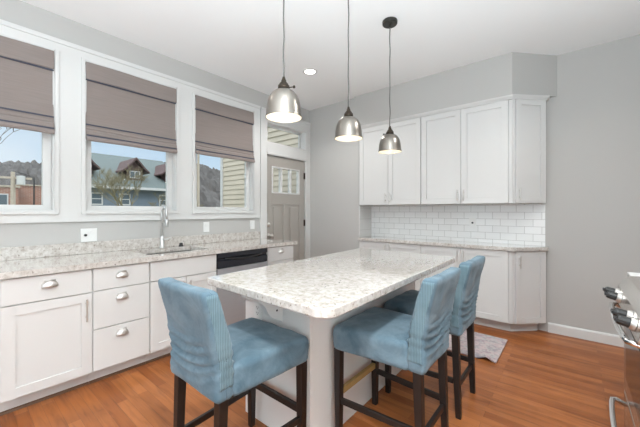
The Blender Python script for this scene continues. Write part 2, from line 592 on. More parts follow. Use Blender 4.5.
# window wall, built around its openings
b.box(-0.14, 0, -3.15, 4.20, -0.001, 0.0)
ys = [-3.15] + [v for w in WIN for v in w] + [2.79]
for i in range(0, len(ys), 2):
    b.box(-0.14, 0, ys[i], ys[i + 1], WZ0, WZ1)
b.box(-0.14, 0, -3.15, 2.79, 0, WZ0)
b.box(-0.14, 0, -3.15, 2.79, WZ1, CZ)
b.box(-0.14, 0, 2.79, DY1, 2.065, 2.235)
b.box(-0.14, 0, 2.79, DY1, 2.525, CZ)
b.box(-0.14, 0, DY1, 4.20, 0, CZ)
struct(b.done('wall_left', WALL), 'grey window wall above the sink counter', 'wall')

b = B(); b.keep = True
b.box(0, 0.94, 3.695, 4.20, 0, CZ)
b.box(0.94, 4.30, 4.035, 4.20, 0, CZ)
struct(b.done('wall_back', WALL), 'grey back wall with the cabinet niche', 'wall')
b = B(); b.keep = True
b.box(4.16, 4.30, -3.15, 4.20, 0, CZ)
struct(b.done('wall_right', WALL), 'grey wall behind the stove', 'wall')
b = B(); b.keep = True
b.box(-0.14, 0.3, -3.15, -3.0, 0, CZ); b.box(3.9, 4.3, -3.15, -3.0, 0, CZ)
b.box(0.3, 3.9, -3.15, -3.0, 0, 0.3); b.box(0.3, 3.9, -3.15, -3.0, 2.65, CZ)
struct(b.done('wall_rear', WALL), 'grey wall behind the camera with a wide opening', 'wall')

b = B()
b.prism([(0.89, 3.655), (2.80, 3.655), (3.150, 4.034), (0.94, 4.034), (0.94, 3.694), (0.89, 3.694)], 2.47, CZ - 0.0005)
struct(b.done('trim_1', WALL), 'grey boxed soffit above the upper cabinets', 'soffit')

# window casing band
b = B()
def casing(bb, x0, x1):
    yy = [-0.42] + [v for w in WIN for v in w] + [2.672]
    for i in range(0, len(yy), 2):
        bb.box(x0, x1, yy[i], yy[i + 1], WZ0, WZ1)
    bb.box(x0, x1, -0.42, 2.672, 1.185, WZ0)
    bb.box(x0, x1, -0.42, 2.672, WZ1, 2.675)
casing(b, 0, 0.020)
b.box(0.0, 0.030, -0.42, 2.672, 2.655, 2.690)
struct(b.done('trim_2', TRIM), 'broad white casing around the three windows', 'trim')

for i, (y0, y1) in enumerate(WIN):
    names = ['leftmost window with brick building behind', 'middle window above the faucet', 'right window beside the door']
    w = sthing('window_%d' % (i + 1), (0, (y0 + y1) / 2, WZ0), names[i], 'window')
    b = B()
    # raised bead round the opening and the jamb lining
    for (a0, a1, c0, c1) in ((y0 - 0.026, y0, WZ0 - 0.026, WZ1 + 0.01), (y1, y1 + 0.026, WZ0 - 0.026, WZ1 + 0.01)):
        b.box(0.0195, 0.034, a0, a1, c0, c1)
    b.box(0.0195, 0.034, y0, y1, WZ0 - 0.026, WZ0)
    b.box(-0.139, 0.0195, y0, y0 + 0.010, WZ0, WZ1); b.box(-0.139, 0.0195, y1 - 0.010, y1, WZ0, WZ1)
    b.box(-0.139, 0.0195, y0 + 0.010, y1 - 0.010, WZ0, WZ0 + 0.010); b.box(-0.139, 0.0195, y0 + 0.010, y1 - 0.010, WZ1 - 0.010, WZ1)
    b.done('window_frame', TRIM, w, bevel=0.003)
    b = B()
    s = 0.052
    a0, a1, c0, c1 = y0 + 0.010, y1 - 0.010, WZ0 + 0.010, WZ1 - 0.010
    b.box(-0.09, -0.05, a0, a0 + s, c0, c1); b.box(-0.09, -0.05, a1 - s, a1, c0, c1)
    b.box(-0.09, -0.05, a0 + s, a1 - s, c0, c0 + 0.04); b.box(-0.09, -0.05, a0 + s, a1 - s, c1 - s, c1)
    b.box(-0.09, -0.05, a0 + s, a1 - s, 1.95, 1.99)
    b.done('sash', TRIM, w, bevel=0.003)
    b = B(); b.box(-0.072, -0.068, a0 + s - 0.003, a1 - s + 0.003, c0 + 0.037, c1 - s + 0.003)
    b.done('glass', GLASS, w)

# door with transom
b = B()
b.box(0, 0.024, 2.682, DY0, 0, 2.675); b.box(0, 0.024, DY1, 3.694, 0, 2.675)
b.box(0, 0.024, DY0, DY1, 2.065, 2.235); b.box(0, 0.024, DY0, DY1, 2.525, 2.675)
b.box(0, 0.032, 2.682, 3.694, 2.655, 2.690)
b.box(0, 0.03, DY0, DY1, 2.075, 2.095)
struct(b.done('trim_3', TRIM, bevel=0.003), 'white casing around the back door and its transom', 'trim')

w = sthing('window_4', (0, 3.19, 2.235), 'narrow transom window over the back door', 'window')
b = B()
b.box(-0.139, 0.02, DY0, DY0 + 0.012, 2.235, 2.525); b.box(-0.139, 0.02, DY1 - 0.012, DY1, 2.235, 2.525)
b.box(-0.139, 0.02, DY0 + 0.012, DY1 - 0.012, 2.235, 2.247); b.box(-0.139, 0.02, DY0 + 0.012, DY1 - 0.012, 2.513, 2.525)
b.box(-0.11, -0.08, DY0 + 0.012, DY0 + 0.04, 2.247, 2.513); b.box(-0.11, -0.08, DY1 - 0.04, DY1 - 0.012, 2.247, 2.513)
b.box(-0.11, -0.08, DY0 + 0.04, DY1 - 0.04, 2.247, 2.272); b.box(-0.11, -0.08, DY0 + 0.04, DY1 - 0.04, 2.488, 2.513)
b.done('window_frame', TRIM, w, bevel=0.002)
b = B(); b.box(-0.097, -0.093, DY0 + 0.038, DY1 - 0.038, 2.270, 2.490)
b.done('glass', GLASS, w)

d = sthing('door_1', (-0.02, 3.19, 0), 'greige back door with a three pane window at the top', 'door')
LY0, LY1, LZ0, LZ1 = 2.905, 3.475, 1.53, 1.915
D0, D1 = DY0 + 0.004, DY1 - 0.004
b = B()
x0, x1 = -0.055, -0.012
b.box(x0, x1, D0, LY0, 0.008, 2.06); b.box(x0, x1, LY1, D1, 0.008, 2.06)
b.box(x0, x1, LY0, LY1, LZ1, 2.06); b.box(x0, x1, LY0, LY1, 1.37, LZ0)
b.box(x0, x1, LY0, LY1, 0.008, 0.22)
ym = (LY0 + LY1) / 2
b.box(x0, x1, ym - 0.055, ym + 0.055, 0.22, 1.37)
for a0, a1 in ((LY0, ym - 0.055), (ym + 0.055, LY1)):
    b.box(x0, x1 - 0.012, a0, a1, 0.22, 1.37)
    b.box(x1 - 0.012, x1 - 0.002, a0 + 0.035, a1 - 0.035, 0.255, 1.335)
b.done('door_slab', DOORP, d, bevel=0.003)
b = B()
for (a0, a1, c0, c1) in ((LY0, LY0 + 0.02, LZ0, LZ1), (LY1 - 0.02, LY1, LZ0, LZ1), (LY0 + 0.02, LY1 - 0.02, LZ0, LZ0 + 0.02), (LY0 + 0.02, LY1 - 0.02, LZ1 - 0.02, LZ1)):
    b.box(-0.06, -0.004, a0, a1, c0, c1)
for k in (1, 2):
    yk = LY0 + (LY1 - LY0) * k / 3
    b.box(-0.058, -0.008, yk - 0.016, yk + 0.016, LZ0 + 0.02, LZ1 - 0.02)
b.done('muntins', TRIM, d, bevel=0.002)
b = B(); b.box(-0.036, -0.032, LY0 + 0.018, LY1 - 0.018, LZ0 + 0.018, LZ1 - 0.018)
b.done('glass', GLASS, d)
for z in (0.3, 1.09, 1.83):
    b = B(); b.box(-0.012, 0.004, D1 - 0.02, D1 + 0.001, z - 0.05, z + 0.05); b.lathe([(0.006, -0.05), (0.006, 0.05)], (0.004, D1 - 0.004, z), 10)
    b.done('hinge', BRONZE, d)
b = B(); b.lathe([(0.03, -0.0125), (0.03, 0.0), (0.022, 0.006), (0.012, 0.01), (0.012, 0.02)], (0, 2.845, 1.085), 20, 'x')
b.done('deadbolt', NICKEL, d, smooth=False)
b = B(); b.lathe([(0.032, -0.0125), (0.032, -0.002), (0.012, 0.004), (0.011, 0.03), (0.026, 0.042), (0.03, 0.058), (0.022, 0.072), (0.0, 0.076)], (0, 2.845, 0.935), 20, 'x')
b.done('door_knob', NICKEL, d, smooth=True)

# tile, crown, baseboards
b = B(); b.keep = True
b.box(0.951, 3.052, 4.024, 4.0349, 0.906, 1.354)
struct(b.done('wall_tile', TILE), 'white subway tile backsplash over the back counter', 'tile wall')
b = B(); b.keep = True
b.box(0.9401, 0.950, 3.700, 4.024, 0.906, 1.354)
struct(b.done('wall_return', TILES), 'narrow tiled side of the cabinet niche', 'tile wall')
b = B()
prof = [(0, 0), (0.010, 0.0), (0.016, 0.012), (0.028, 0.026), (0.032, 0.040), (0, 0.040)]
path = [(0.942, 3.690), (2.792, 3.690), (3.060, 3.958), (3.060, 4.034)]
offs = [(0, -1), (0.414, -1), (1, -0.414), (1, 0)]
rings = []
for (px, py), (ox, oy) in zip(path, offs):
    rings.append([b._v((px + ox * d_, py + oy * d_, 2.4295 + h)) for d_, h in prof])
for r0, r1 in zip(rings, rings[1:]):
    for k in range(len(prof)):
        b.bm.faces.new((r0[k], r0[(k + 1) % 6], r1[(k + 1) % 6], r1[k]))
b.bm.faces.new(rings[0]); b.bm.faces.new(rings[-1])
struct(b.done('trim_4', CAB), 'white crown moulding on top of the upper cabinets', 'moulding')
b = B()
b.prism([(4.034, 0.0), (4.018, 0.0), (4.018, 0.085), (4.024, 0.098), (4.034, 0.100)], 3.075, 4.159, 'x')
struct(b.done('baseboard_back', TRIM), 'white baseboard on the wall behind the stove side', 'baseboard')
b = B()
b.prism([(0.001, 0.0), (0.017, 0.0), (0.017, 0.085), (0.011, 0.098), (0.001, 0.1)], 2.735, 2.680, 'y')
struct(b.done('baseboard_left', TRIM), 'short white baseboard by the back door', 'baseboard')
b = B()
b.prism([(3.694, 0.0), (3.678, 0.0), (3.678, 0.085), (3.684, 0.098), (3.694, 0.1)], 0.03, 0.939, 'x')
struct(b.done('baseboard_niche', TRIM), 'white baseboard under the plain stretch of back wall', 'baseboard')

# ------------------------------------------------------------------ cabinet pieces
def shaker(M, w, z0, z1, parent, name='door', rail=0.062, u0=0.0):
    b = B(M)
    t = 0.019
    b.box(u0, u0 + rail, 0, t, z0, z1); b.box(u0 + w - rail, u0 + w, 0, t, z0, z1)
    b.box(u0 + rail, u0 + w - rail, 0, t, z0, z0 + rail); b.box(u0 + rail, u0 + w - rail, 0, t, z1 - rail, z1)
    b.box(u0 + rail, u0 + w - rail, 0, t - 0.009, z0 + rail, z1 - rail)
    return b.done(name, CAB, parent, bevel=0.0018)

def slab(M, w, z0, z1, parent, u0=0.0, name='drawer'):
    b = B(M)
    b.box(u0, u0 + w, 0, 0.019, z0, z1)
    return b.done(name, CAB, parent, bevel=0.003)

def bar_pull(M, u, z0, z1, parent):
    b = B(M)
    b.tube([(u, 0.046, z0), (u, 0.046, z1)], 0.006, 10)
    for z in (z0 + 0.03, z1 - 0.03):
        b.tube([(u, 0.0185, z), (u, 0.046, z)], 0.0045, 8)
    return b.done('bar_handle', NICKEL, parent, smooth=False)

def cup_pull(M, u, z, parent):
    b = B(M)
    W, D, H = 0.042, 0.028, 0.042
    def f(i, j):
        a = PI * i; e = PI / 2 * j
        r = math.sin(a)
        return (u - W * math.cos(a), 0.0195 + D * r * math.cos(e) ** 0.8, z - 0.012 + H * (r ** 0.7) * math.sin(e))
    b.grid(f, 20, 8)
    b.box(u - 0.030, u + 0.030, 0.0185, 0.0205, z + 0.022, z + 0.034)
    return b.done('cup_pull', NICKEL, parent, smooth=True, solid=0.002)

FX = 0.596
ML = frame((FX, 0, 0), (0, 1, 0), (1, 0, 0))
def base_unit(name, label, y0, y1, cat='cabinet'):
    t = thing(name, label, cat, (0.3, (y0 + y1) / 2, 0))
    b = B()
    b.box(0.022, FX, y0 + 0.001, y0 + 0.017, 0.112, 0.862); b.box(0.022, FX, y1 - 0.017, y1 - 0.001, 0.112, 0.862)
    b.box(0.022, FX, y0 + 0.017, y1 - 0.017, 0.112, 0.128)
    b.box(0.022, 0.034, y0 + 0.017, y1 - 0.017, 0.128, 0.862)
    b.box(FX - 0.018, FX, y0 + 0.017, y1 - 0.017, 0.84, 0.862)
    b.box(FX - 0.012, FX - 0.004, y0 + 0.017, y1 - 0.017, 0.128, 0.84)
    b.done('body', CAB, t)
    b = B(); b.box(0.10, 0.520, y0 + 0.001, y1 - 0.001, 0.0, 0.112)
    b.done('toe_kick', CAB, t)
    b = B(); b.prism([(0.5205, 0.0), (0.534, 0.0), (0.530, 0.012), (0.5205, 0.018)], y0 + 0.001, y1 - 0.001, 'y')
    b.done('shoe_moulding', DARKW, t)
    return t

t = base_unit('base_cabinet', 'white base cabinet with one drawer over a single shaker door, at the left frame edge', 0.185, 0.654)
dr = slab(ML, 0.455, 0.694, 0.858, t, 0.196); cup_pull(ML, 0.422, 0.788, dr)
do = shaker(ML, 0.455, 0.114, 0.688, t, u0=0.196); bar_pull(ML, 0.616, 0.495, 0.652, do)

t = base_unit('drawer_cabinet', 'white base cabinet with three stacked drawers and cup pulls', 0.654, 1.041)
for (z0, z1, zp) in ((0.697, 0.858, 0.786), (0.418, 0.691, 0.620), (0.114, 0.412, 0.345)):
    dr = slab(ML, 0.378, z0, z1, t, 0.659); cup_pull(ML, 0.842, zp, dr)

t = base_unit('sink_cabinet', 'white sink base cabinet with two doors below the faucet', 1.041, 1.652)
slab(ML, 0.602, 0.697, 0.858, t, 1.046, 'false_front')
do = shaker(ML, 0.299, 0.114, 0.691, t, u0=1.046); bar_pull(ML, 1.315, 0.53, 0.66, do)
do = shaker(ML, 0.299, 0.114, 0.691, t, u0=1.349); bar_pull(ML, 1.379, 0.53, 0.66, do)

t = base_unit('narrow_base_cabinet', 'white narrow base cabinet between the dishwasher and the back door', 2.290, 2.715)
dr = slab(ML, 0.408, 0.697, 0.858, t, 2.298); cup_pull(ML, 2.502, 0.800, dr)
do = shaker(ML, 0.408, 0.114, 0.691, t, u0=2.298); bar_pull(ML, 2.33, 0.52, 0.65, do)

# dishwasher
t = thing('dishwasher', 'stainless dishwasher with a black control strip, in the window run of cabinets', 'dishwasher', (0.3, 1.97, 0))
b = B(); b.box(0.05, 0.590, 1.658, 2.284, 0.10, 0.860); b.done('body', BLACK, t)
b = B(); b.box(0.10, 0.530, 1.658, 2.284, 0.0, 0.10); b.done('toe_kick', BLACK, t)
b = B(); b.box(0.5905, 0.620, 1.660, 2.282, 0.11, 0.707); b.done('door', STEEL, t, bevel=0.004)
b = B(); b.prism([(0.5905, 0.713), (0.622, 0.713), (0.622, 0.780), (0.606, 0.793), (0.606, 0.803), (0.624, 0.815), (0.624, 0.863), (0.5905, 0.863)], 1.660, 2.282, 'y')
cp = b.done('control_panel', BLACKG, t, bevel=0.002)
b = B()
pts = []
for k in range(13):
    yy = 1.74 + 0.46 * k / 12
    pts.append((0.630, yy, 0.806 - 0.018 * math.sin(PI * k / 12)))
b.tube(pts, 0.008, 8); b.done('pocket_handle', BLACK, t, smooth=True)

# countertop with sink cutout and upstand
SX0, SX1, SY0, SY1 = 0.135, 0.520, 1.07, 1.63
t = thing('granite_countertop', 'speckled granite countertop under the windows, with the sink cut in', 'countertop', (0.3, 1.3, 0.865))
b = B()
CY0, CY1, CX1 = 0.165, 2.745, 0.640
zz = (0.8655, 0.905)
b.box(0.003, CX1, CY0, SY0, *zz); b.box(0.003, CX1, SY1, CY1, *zz)
b.box(0.003, SX0, SY0, SY1, *zz); b.box(SX1, CX1, SY0, SY1, *zz)
bmesh.ops.remove_doubles(b.bm, verts=b.bm.verts[:], dist=1e-5)
b.done('slab', GRAN, t)
b = B(); b.box(0.002, 0.022, CY0, 2.672, 0.9052, 1.005)
b.done('upstand', GRAN, t, bevel=0.003)

t = thing('undermount_sink', 'stainless undermount sink let into the window countertop', 'sink', (0.32, 1.35, 0.70))
b = B()
x0, x1, y0, y1 = SX0 - 0.004, SX1 + 0.004, SY0 - 0.004, SY1 + 0.004
b.box(x0, x1, y0, y1, 0.700, 0.704)
b.box(x0, x0 + 0.003, y0, y1, 0.704, 0.864); b.box(x1 - 0.003, x1, y0, y1, 0.704, 0.864)
b.box(x0 + 0.003, x1 - 0.003, y0, y0 + 0.003, 0.704, 0.864); b.box(x0 + 0.003, x1 - 0.003, y1 - 0.003, y1, 0.704, 0.864)
b.done('basin', SINKM, t)
b = B(); b.lathe([(0.045, 0), (0.045, 0.003), (0.03, 0.004), (0.028, 0.001), (0, 0.001)], (0.32, 1.35, 0.7042), 24)
b.done('drain', CHROME, t)

FAUC = steel_mat('faucet_steel', (0.62, 0.62, 0.61), 0.34, (20, 20, 20), 0.8)
t = thing('kitchen_faucet', 'chrome high arc faucet standing behind the sink', 'faucet', (0.085, 1.365, 0.905))
b = B(); b.lathe([(0.028, 0.0005), (0.028, 0.006), (0.021, 0.012), (0.020, 0.10), (0.017, 0.115), (0.014, 0.12)], (0.085, 1.365, 0.905), 24)
b.done('base', FAUC, t, smooth=True)
b = B()
pts = [(0.085, 1.365, 1.02), (0.085, 1.365, 1.24)]
for k in range(1, 13):
    a = PI * k / 12
    pts.append((0.085 + 0.052 * (1 - math.cos(a)), 1.365, 1.245 + 0.065 * math.sin(a)))
pts.append((0.190, 1.365, 1.20))
b.tube(pts, 0.0115, 12); b.done('spout', FAUC, t, smooth=True)
b = B(); b.lathe([(0.0125, 1.20), (0.015, 1.17), (0.017, 1.13), (0.014, 1.125), (0.0, 1.125)], (0.190, 1.365, 0), 16)
b.done('spray_head', FAUC, t, smooth=True)
b = B(); b.tube([(0.10, 1.372, 0.985), (0.115, 1.395, 0.990), (0.135, 1.435, 1.01)], [0.010, 0.009, 0.006], 10)
b.done('lever', FAUC, t, smooth=True)

b = B(); b.lathe([(0.024, 0.0005), (0.024, 0.006), (0.018, 0.014), (0.017, 0.03), (0.010, 0.036), (0, 0.037)], (0.082, 1.56, 0.905), 20)
tag(b.done('hole_cover', BLACK, None, smooth=True), 'small dark round cap on the counter to the right of the faucet', 'faucet hole cap')

# wall plates
def plate(name, label, M, w, h, kinds, group=None):
    o = M.to_translation()
    t = thing(name, label, 'outlet' if 'outlet' in name else 'switch', o)
    b = B(M); b.box(-w / 2, w / 2, 0.0003, 0.006, -h / 2, h / 2); b.done('cover_plate', PLATE, t, bevel=0.002)
    for u, k in kinds:
        if k == 'o':
            b = B(M)
            b.box(u - 0.017, u + 0.017, 0.006, 0.008, -0.034, 0.034)
            r = b.done('receptacle', PLATE, t, bevel=0.001)
            b = B(M)
            for zc in (0.017, -0.017):
                b.box(u - 0.009, u - 0.006, 0.0079, 0.0085, zc - 0.002, zc + 0.008)
                b.box(u + 0.005, u + 0.008, 0.0079, 0.0085, zc - 0.002, zc + 0.008)
                b.box(u - 0.003, u + 0.003, 0.0079, 0.0085, zc - 0.010, zc - 0.005)
            b.done('slots', BLACK, r)
        elif k == 's':
            b = B(M)
            b.prism([(0.006, -0.032), (0.009, -0.032), (0.0075, 0.0), (0.012, 0.032), (0.006, 0.032)], u - 0.016, u + 0.016, 'x')
            b.done('rocker', PLATE, t)
        elif k == 'c':
            b = B(M)
            b.box(u - 0.017, u + 0.017, 0.006, 0.008, -0.034, 0.034)
            r = b.done('receptacle', PLATE, t, bevel=0.001)
            b = B(M); b.lathe([(0.011, 0.0079), (0.011, 0.02), (0.0, 0.021)], (u, 0, 0), 12, 'y'); b.done('plug', BLACK, r)
    return t
plate('double_outlet', 'white double wall plate on the grey strip below the left windows', frame((0, 0.778, 1.066), (0, 1, 0), (1, 0, 0)), 0.118, 0.116, [(-0.026, 'c'), (0.026, 's')])
plate('wall_switch', 'white single switch plate right of the faucet', frame((0, 1.895, 1.092), (0, 1, 0), (1, 0, 0)), 0.074, 0.116, [(0, 's')])
plate('wall_switch', 'white single switch plate beside the back door casing', frame((0, 2.555, 1.095), (0, 1, 0), (1, 0, 0)), 0.074, 0.116, [(0, 's')])
plate('tile_outlet', 'white outlet on the subway tile backsplash', frame((2.345, 4.024, 1.135), (1, 0, 0), (0, -1, 0)), 0.074, 0.116, [(0, 'c')])

# ------------------------------------------------------------------ roman blinds
def make_blind(y0, y1, zb, label, seed):
    rnd = random.Random(seed)
    t = thing('roman_blind', label, 'window blind', (0.0, (y0 + y1) / 2, zb), 0, 'taupe roman blinds')
    b = B(); b.box(-0.028, 0.0, y0, y1, 2.535, 2.573); b.done('headrail', TRIM, t)
    def sheet(name, prof, amp, mat=FAB):
        b = B()
        n = 24
        ph = rnd.random() * 6
        rings = []
        for k in range(n + 1):
            y = y0 + (y1 - y0) * k / n
            w = math.sin(PI * k / n)
            dz = -amp * w + 0.003 * math.sin(ph + 7 * k / n)
            rings.append([b._v((x, y, z + (dz if i else dz))) for i, (x, z) in enumerate(prof)])
        for r0, r1 in zip(rings, rings[1:]):
            for k in range(len(prof)):
                m = (k + 1) % len(prof)
                b.bm.faces.new((r0[k], r0[m], r1[m], r1[k]))
        b.bm.faces.new(rings[0]); b.bm.faces.new(rings[-1])
        return b.done(name, mat, t, bevel=0.003)
    sheet('valance', [(0.0005, 2.574), (0.030, 2.574), (0.040, 2.425), (0.034, 2.421), (0.024, 2.55), (0.0005, 2.55)], 0.0)
    # flat hanging cloth, then the stacked folds at the bottom
    sheet('cloth_panel', [(0.004, 2.545), (0.014, 2.545), (0.015, 2.25), (0.026, zb + 0.09), (0.012, zb + 0.085), (0.006, 2.25)], 0.0)
    top = zb + 0.165
    for i, (zt, zl, xo) in enumerate(((zb + 0.150, zb + 0.088, 0.030), (zb + 0.112, zb + 0.040, 0.048), (zb + 0.062, zb, 0.060))):
        sheet('fold', [(0.008, zt), (0.016, zt - 0.004), (xo - 0.006, (zt + zl) / 2 + 0.006), (xo, zl + 0.018), (xo - 0.004, zl + 0.004), (xo - 0.016, zl), (0.010, zl + 0.022), (0.004, (zt + zl) / 2 + 0.01)], 0.004)
    for zc, xc in ((2.4195, 0.022), (zb + 0.142, 0.026), (zb + 0.046, 0.046)):  # dark strips: lining edges plus painted shadow under valance and folds
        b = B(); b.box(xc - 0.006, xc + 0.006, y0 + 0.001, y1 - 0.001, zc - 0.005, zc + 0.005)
        p = b.done('lining_shadow_edge', LINING_SHADOW, t)
    return t
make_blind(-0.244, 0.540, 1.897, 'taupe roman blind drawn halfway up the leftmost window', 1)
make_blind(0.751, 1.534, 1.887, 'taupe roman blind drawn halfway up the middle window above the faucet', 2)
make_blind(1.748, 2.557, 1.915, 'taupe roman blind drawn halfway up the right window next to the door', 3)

# ------------------------------------------------------------------ back wall cabinets
YF = 3.694
MB = frame((0, YF, 0), (1, 0, 0), (0, -1, 0))
def hollow(b, x0, x1, y0, y1, z0, z1, th=0.016):
    b.box(x0, x0 + th, y0, y1, z0, z1); b.box(x1 - th, x1, y0, y1, z0, z1)
    b.box(x0 + th, x1 - th, y0, y1, z0, z0 + th); b.box(x0 + th, x1 - th, y0, y1, z1 - th, z1)
    b.box(x0 + th, x1 - th, y1 - 0.008, y1, z0 + th, z1 - th)
    b.box(x0 + th, x1 - th, y0 + 0.004, y0 + 0.012, z0 + th, z1 - th)

def back_pair(kind, label, x0, x1, xm, z0, z1, handle):
    t = thing(kind, label, 'cabinet', ((x0 + x1) / 2, 3.87, z0 if z0 > 1 else 0))
    b = B(); hollow(b, x0, x1, YF + 0.0005, 4.022 if z0 < 1 else 4.033, z0, z1); b.done('body', CAB, t)
    if z0 < 1:
        b = B(); b.box(x0, x1, 3.79, 3.99, 0, z0); b.done('toe_kick', CAB, t)
    for (a0, a1, uh) in ((x0 + 0.004, xm - 0.002, xm - 0.034), (xm + 0.002, x1 - 0.004, xm + 0.034)):
        do = shaker(MB, a1 - a0, z0 + 0.004, z1 - 0.004, t, u0=a0)
        bar_pull(MB, uh, handle[0], handle[1], do)
    return t
UZ0, UZ1 = 1.356, 2.4285
LZ0_, LZ1_ = 0.112, 0.864
back_pair('upper_cabinet', 'white two door upper cabinet left of the tall pair, behind the far pendant lamp', 0.953, 1.842, 1.402, UZ0, UZ1, (1.39, 1.515))
back_pair('upper_cabinet', 'white two door upper cabinet between the left pair and the angled corner cabinet', 1.843, 2.765, 2.302, UZ0, UZ1, (1.39, 1.515))
back_pair('lower_cabinet', 'white two door lower cabinet at the left end of the shallow back counter', 0.953, 1.842, 1.402, LZ0_, LZ1_, (0.70, 0.83))
back_pair('lower_cabinet', 'white two door lower cabinet beside the angled corner base, behind the stool backs', 1.843, 2.765, 2.302, LZ0_, LZ1_, (0.70, 0.83))

MD = frame((2.792, 3.694, 0), (1, 1, 0), (1, -1, 0))
def angled(kind, label, z0, z1, handle):
    t = thing(kind, label, 'cabinet', (2.9, 3.88, z0 if z0 > 1 else 0))
    b = B()
    out = [(2.767, YF + 0.0005), (2.792, YF + 0.0005), (3.054, 3.957), (3.054, 4.022 if z0 < 1 else 4.033), (2.767, 4.022 if z0 < 1 else 4.033)]
    b.prism(out, z0, z1)
    b.done('body', CAB, t)
    b = B(MD); b.box(0.002, 0.03, 0.0005, 0.008, z0, z1)
    b.done('corner_stile', CAB, t)
    do = shaker(MD, 0.330, z0 + 0.004, z1 - 0.004, t, u0=0.034, rail=0.055)
    bar_pull(MD, 0.064, handle[0], handle[1], do)
    if z0 < 1:
        b = B(); b.prism([(2.767, 3.79), (2.77, 3.79), (2.985, 4.005), (2.985, 4.02), (2.767, 4.02)], 0, z0); b.done('toe_kick', CAB, t)
    return t
angled('corner_upper_cabinet', 'white single door upper cabinet set at an angle, at the right end', UZ0, UZ1, (1.39, 1.515))
angled('corner_base_cabinet', 'white single door base cabinet set at an angle where the back counter ends', LZ0_, LZ1_, (0.69, 0.82))

b = B()
b.prism([(0.952, 3.652), (2.808, 3.652), (3.085, 3.929), (3.085, 4.0235), (0.952, 4.0235)], 0.8655, 0.905)
tag(b.done('shallow_countertop', GRAN, None, bevel=0.003), 'shallow granite countertop along the tiled back wall', 'countertop')

# ------------------------------------------------------------------ island
t = thing('kitchen_island', 'white island base with a curved bracket under the near end', 'island', (1.95, 1.9, 0))
b = B()
IX0, IX1, IY0, IY1 = 1.672, 2.218, 1.20, 2.585
th = 0.02
b.box(IX0, IX1, IY0, IY0 + th, 0.0, 0.863); b.box(IX0, IX1, IY1 - th, IY1, 0.0, 0.863)
b.box(IX1 - th, IX1, IY0 + th, IY1 - th, 0.0, 0.864)
b.box(IX0, IX0 + th, IY0 + th, IY1 - th, 0.1, 0.864); b.box(IX0 + 0.07, IX0 + 0.085, IY0 + th, IY1 - th, 0.0, 0.1)
b.done('body', ISL, t, bevel=0.002)
b = B()
b.box(IX1 - 0.030, IX1 + 0.003, IY0 - 0.003, IY0 - 0.0003, 0.0, 0.864)
b.done('corner_stile', ISL, t)
MI = frame((IX0, 0, 0), (0, -1, 0), (-1, 0, 0))
for y in (1.21, 1.67, 2.13):
    M = frame((IX0 - 0.0005, y + 0.445, 0), (0, -1, 0), (-1, 0, 0))
    do = shaker(M, 0.44, 0.115, 0.70, t)
    bar_pull(M, 0.40, 0.52, 0.65, do)
    dr = slab(M, 0.44, 0.706, 0.858, t); cup_pull(M, 0.22, 0.79, dr)
b = B()
cor = [(1.1995, 0.864), (0.945, 0.864), (0.948, 0.835), (0.96, 0.822), (0.983, 0.813), (1.022, 0.801), (1.050, 0.785), (1.070, 0.762), (1.084, 0.738), (1.097, 0.715), (1.115, 0.696), (1.145, 0.679), (1.17, 0.668), (1.1995, 0.650)]
b.prism(cor, 1.975, 2.015, 'x')
br = b.done('bracket', ISL, t, bevel=0.002)
b = B()
for y, z in ((1.069, 0.815), (1.155, 0.725)):
    b = B(); b.lathe([(0.006, 0.0), (0.006, 0.0015)], (2.0151, y, z), 10, 'x')
    b.done('screw', BLACK, br)
plate('island_outlet', 'white outlet on the near end of the island under the granite overhang', frame((1.80, 1.20, 0.672), (1, 0, 0), (0, -1, 0)), 0.074, 0.116, [(0, 'o')])

def rounded(pts, r, n=8):
    out = []
    N = len(pts)
    for i in range(N):
        p0, p1, p2 = Vector(pts[i - 1]), Vector(pts[i]), Vector(pts[(i + 1) % N])
        a = (p0 - p1).normalized(); c = (p2 - p1).normalized()
        rr = r[i]
        ang = a.angle(c)
        dist = rr / math.tan(ang / 2)
        s, e = p1 + a * dist, p1 + c * dist
        cen = p1 + (a + c).normalized() * (rr / math.sin(ang / 2))
        a0 = math.atan2(s.y - cen.y, s.x - cen.x); a1 = math.atan2(e.y - cen.y, e.x - cen.x)
        da = (a1 - a0 + PI) % (2 * PI) - PI
        for k in range(n + 1):
            q = a0 + da * k / n
            out.append((cen.x + rr * math.cos(q), cen.y + rr * math.sin(q)))
    return out
b = B()
b.prism(rounded([(1.700, 0.912), (2.582, 0.887), (2.555, 2.590), (1.628, 2.640)], [0.015, 0.075, 0.03, 0.03]), 0.8655, 0.905)
o = b.done('island_countertop', GRAN, None, bevel=0.006, seg=3)
tag(o, 'large speckled granite slab with rounded corners on top of the island', 'countertop')

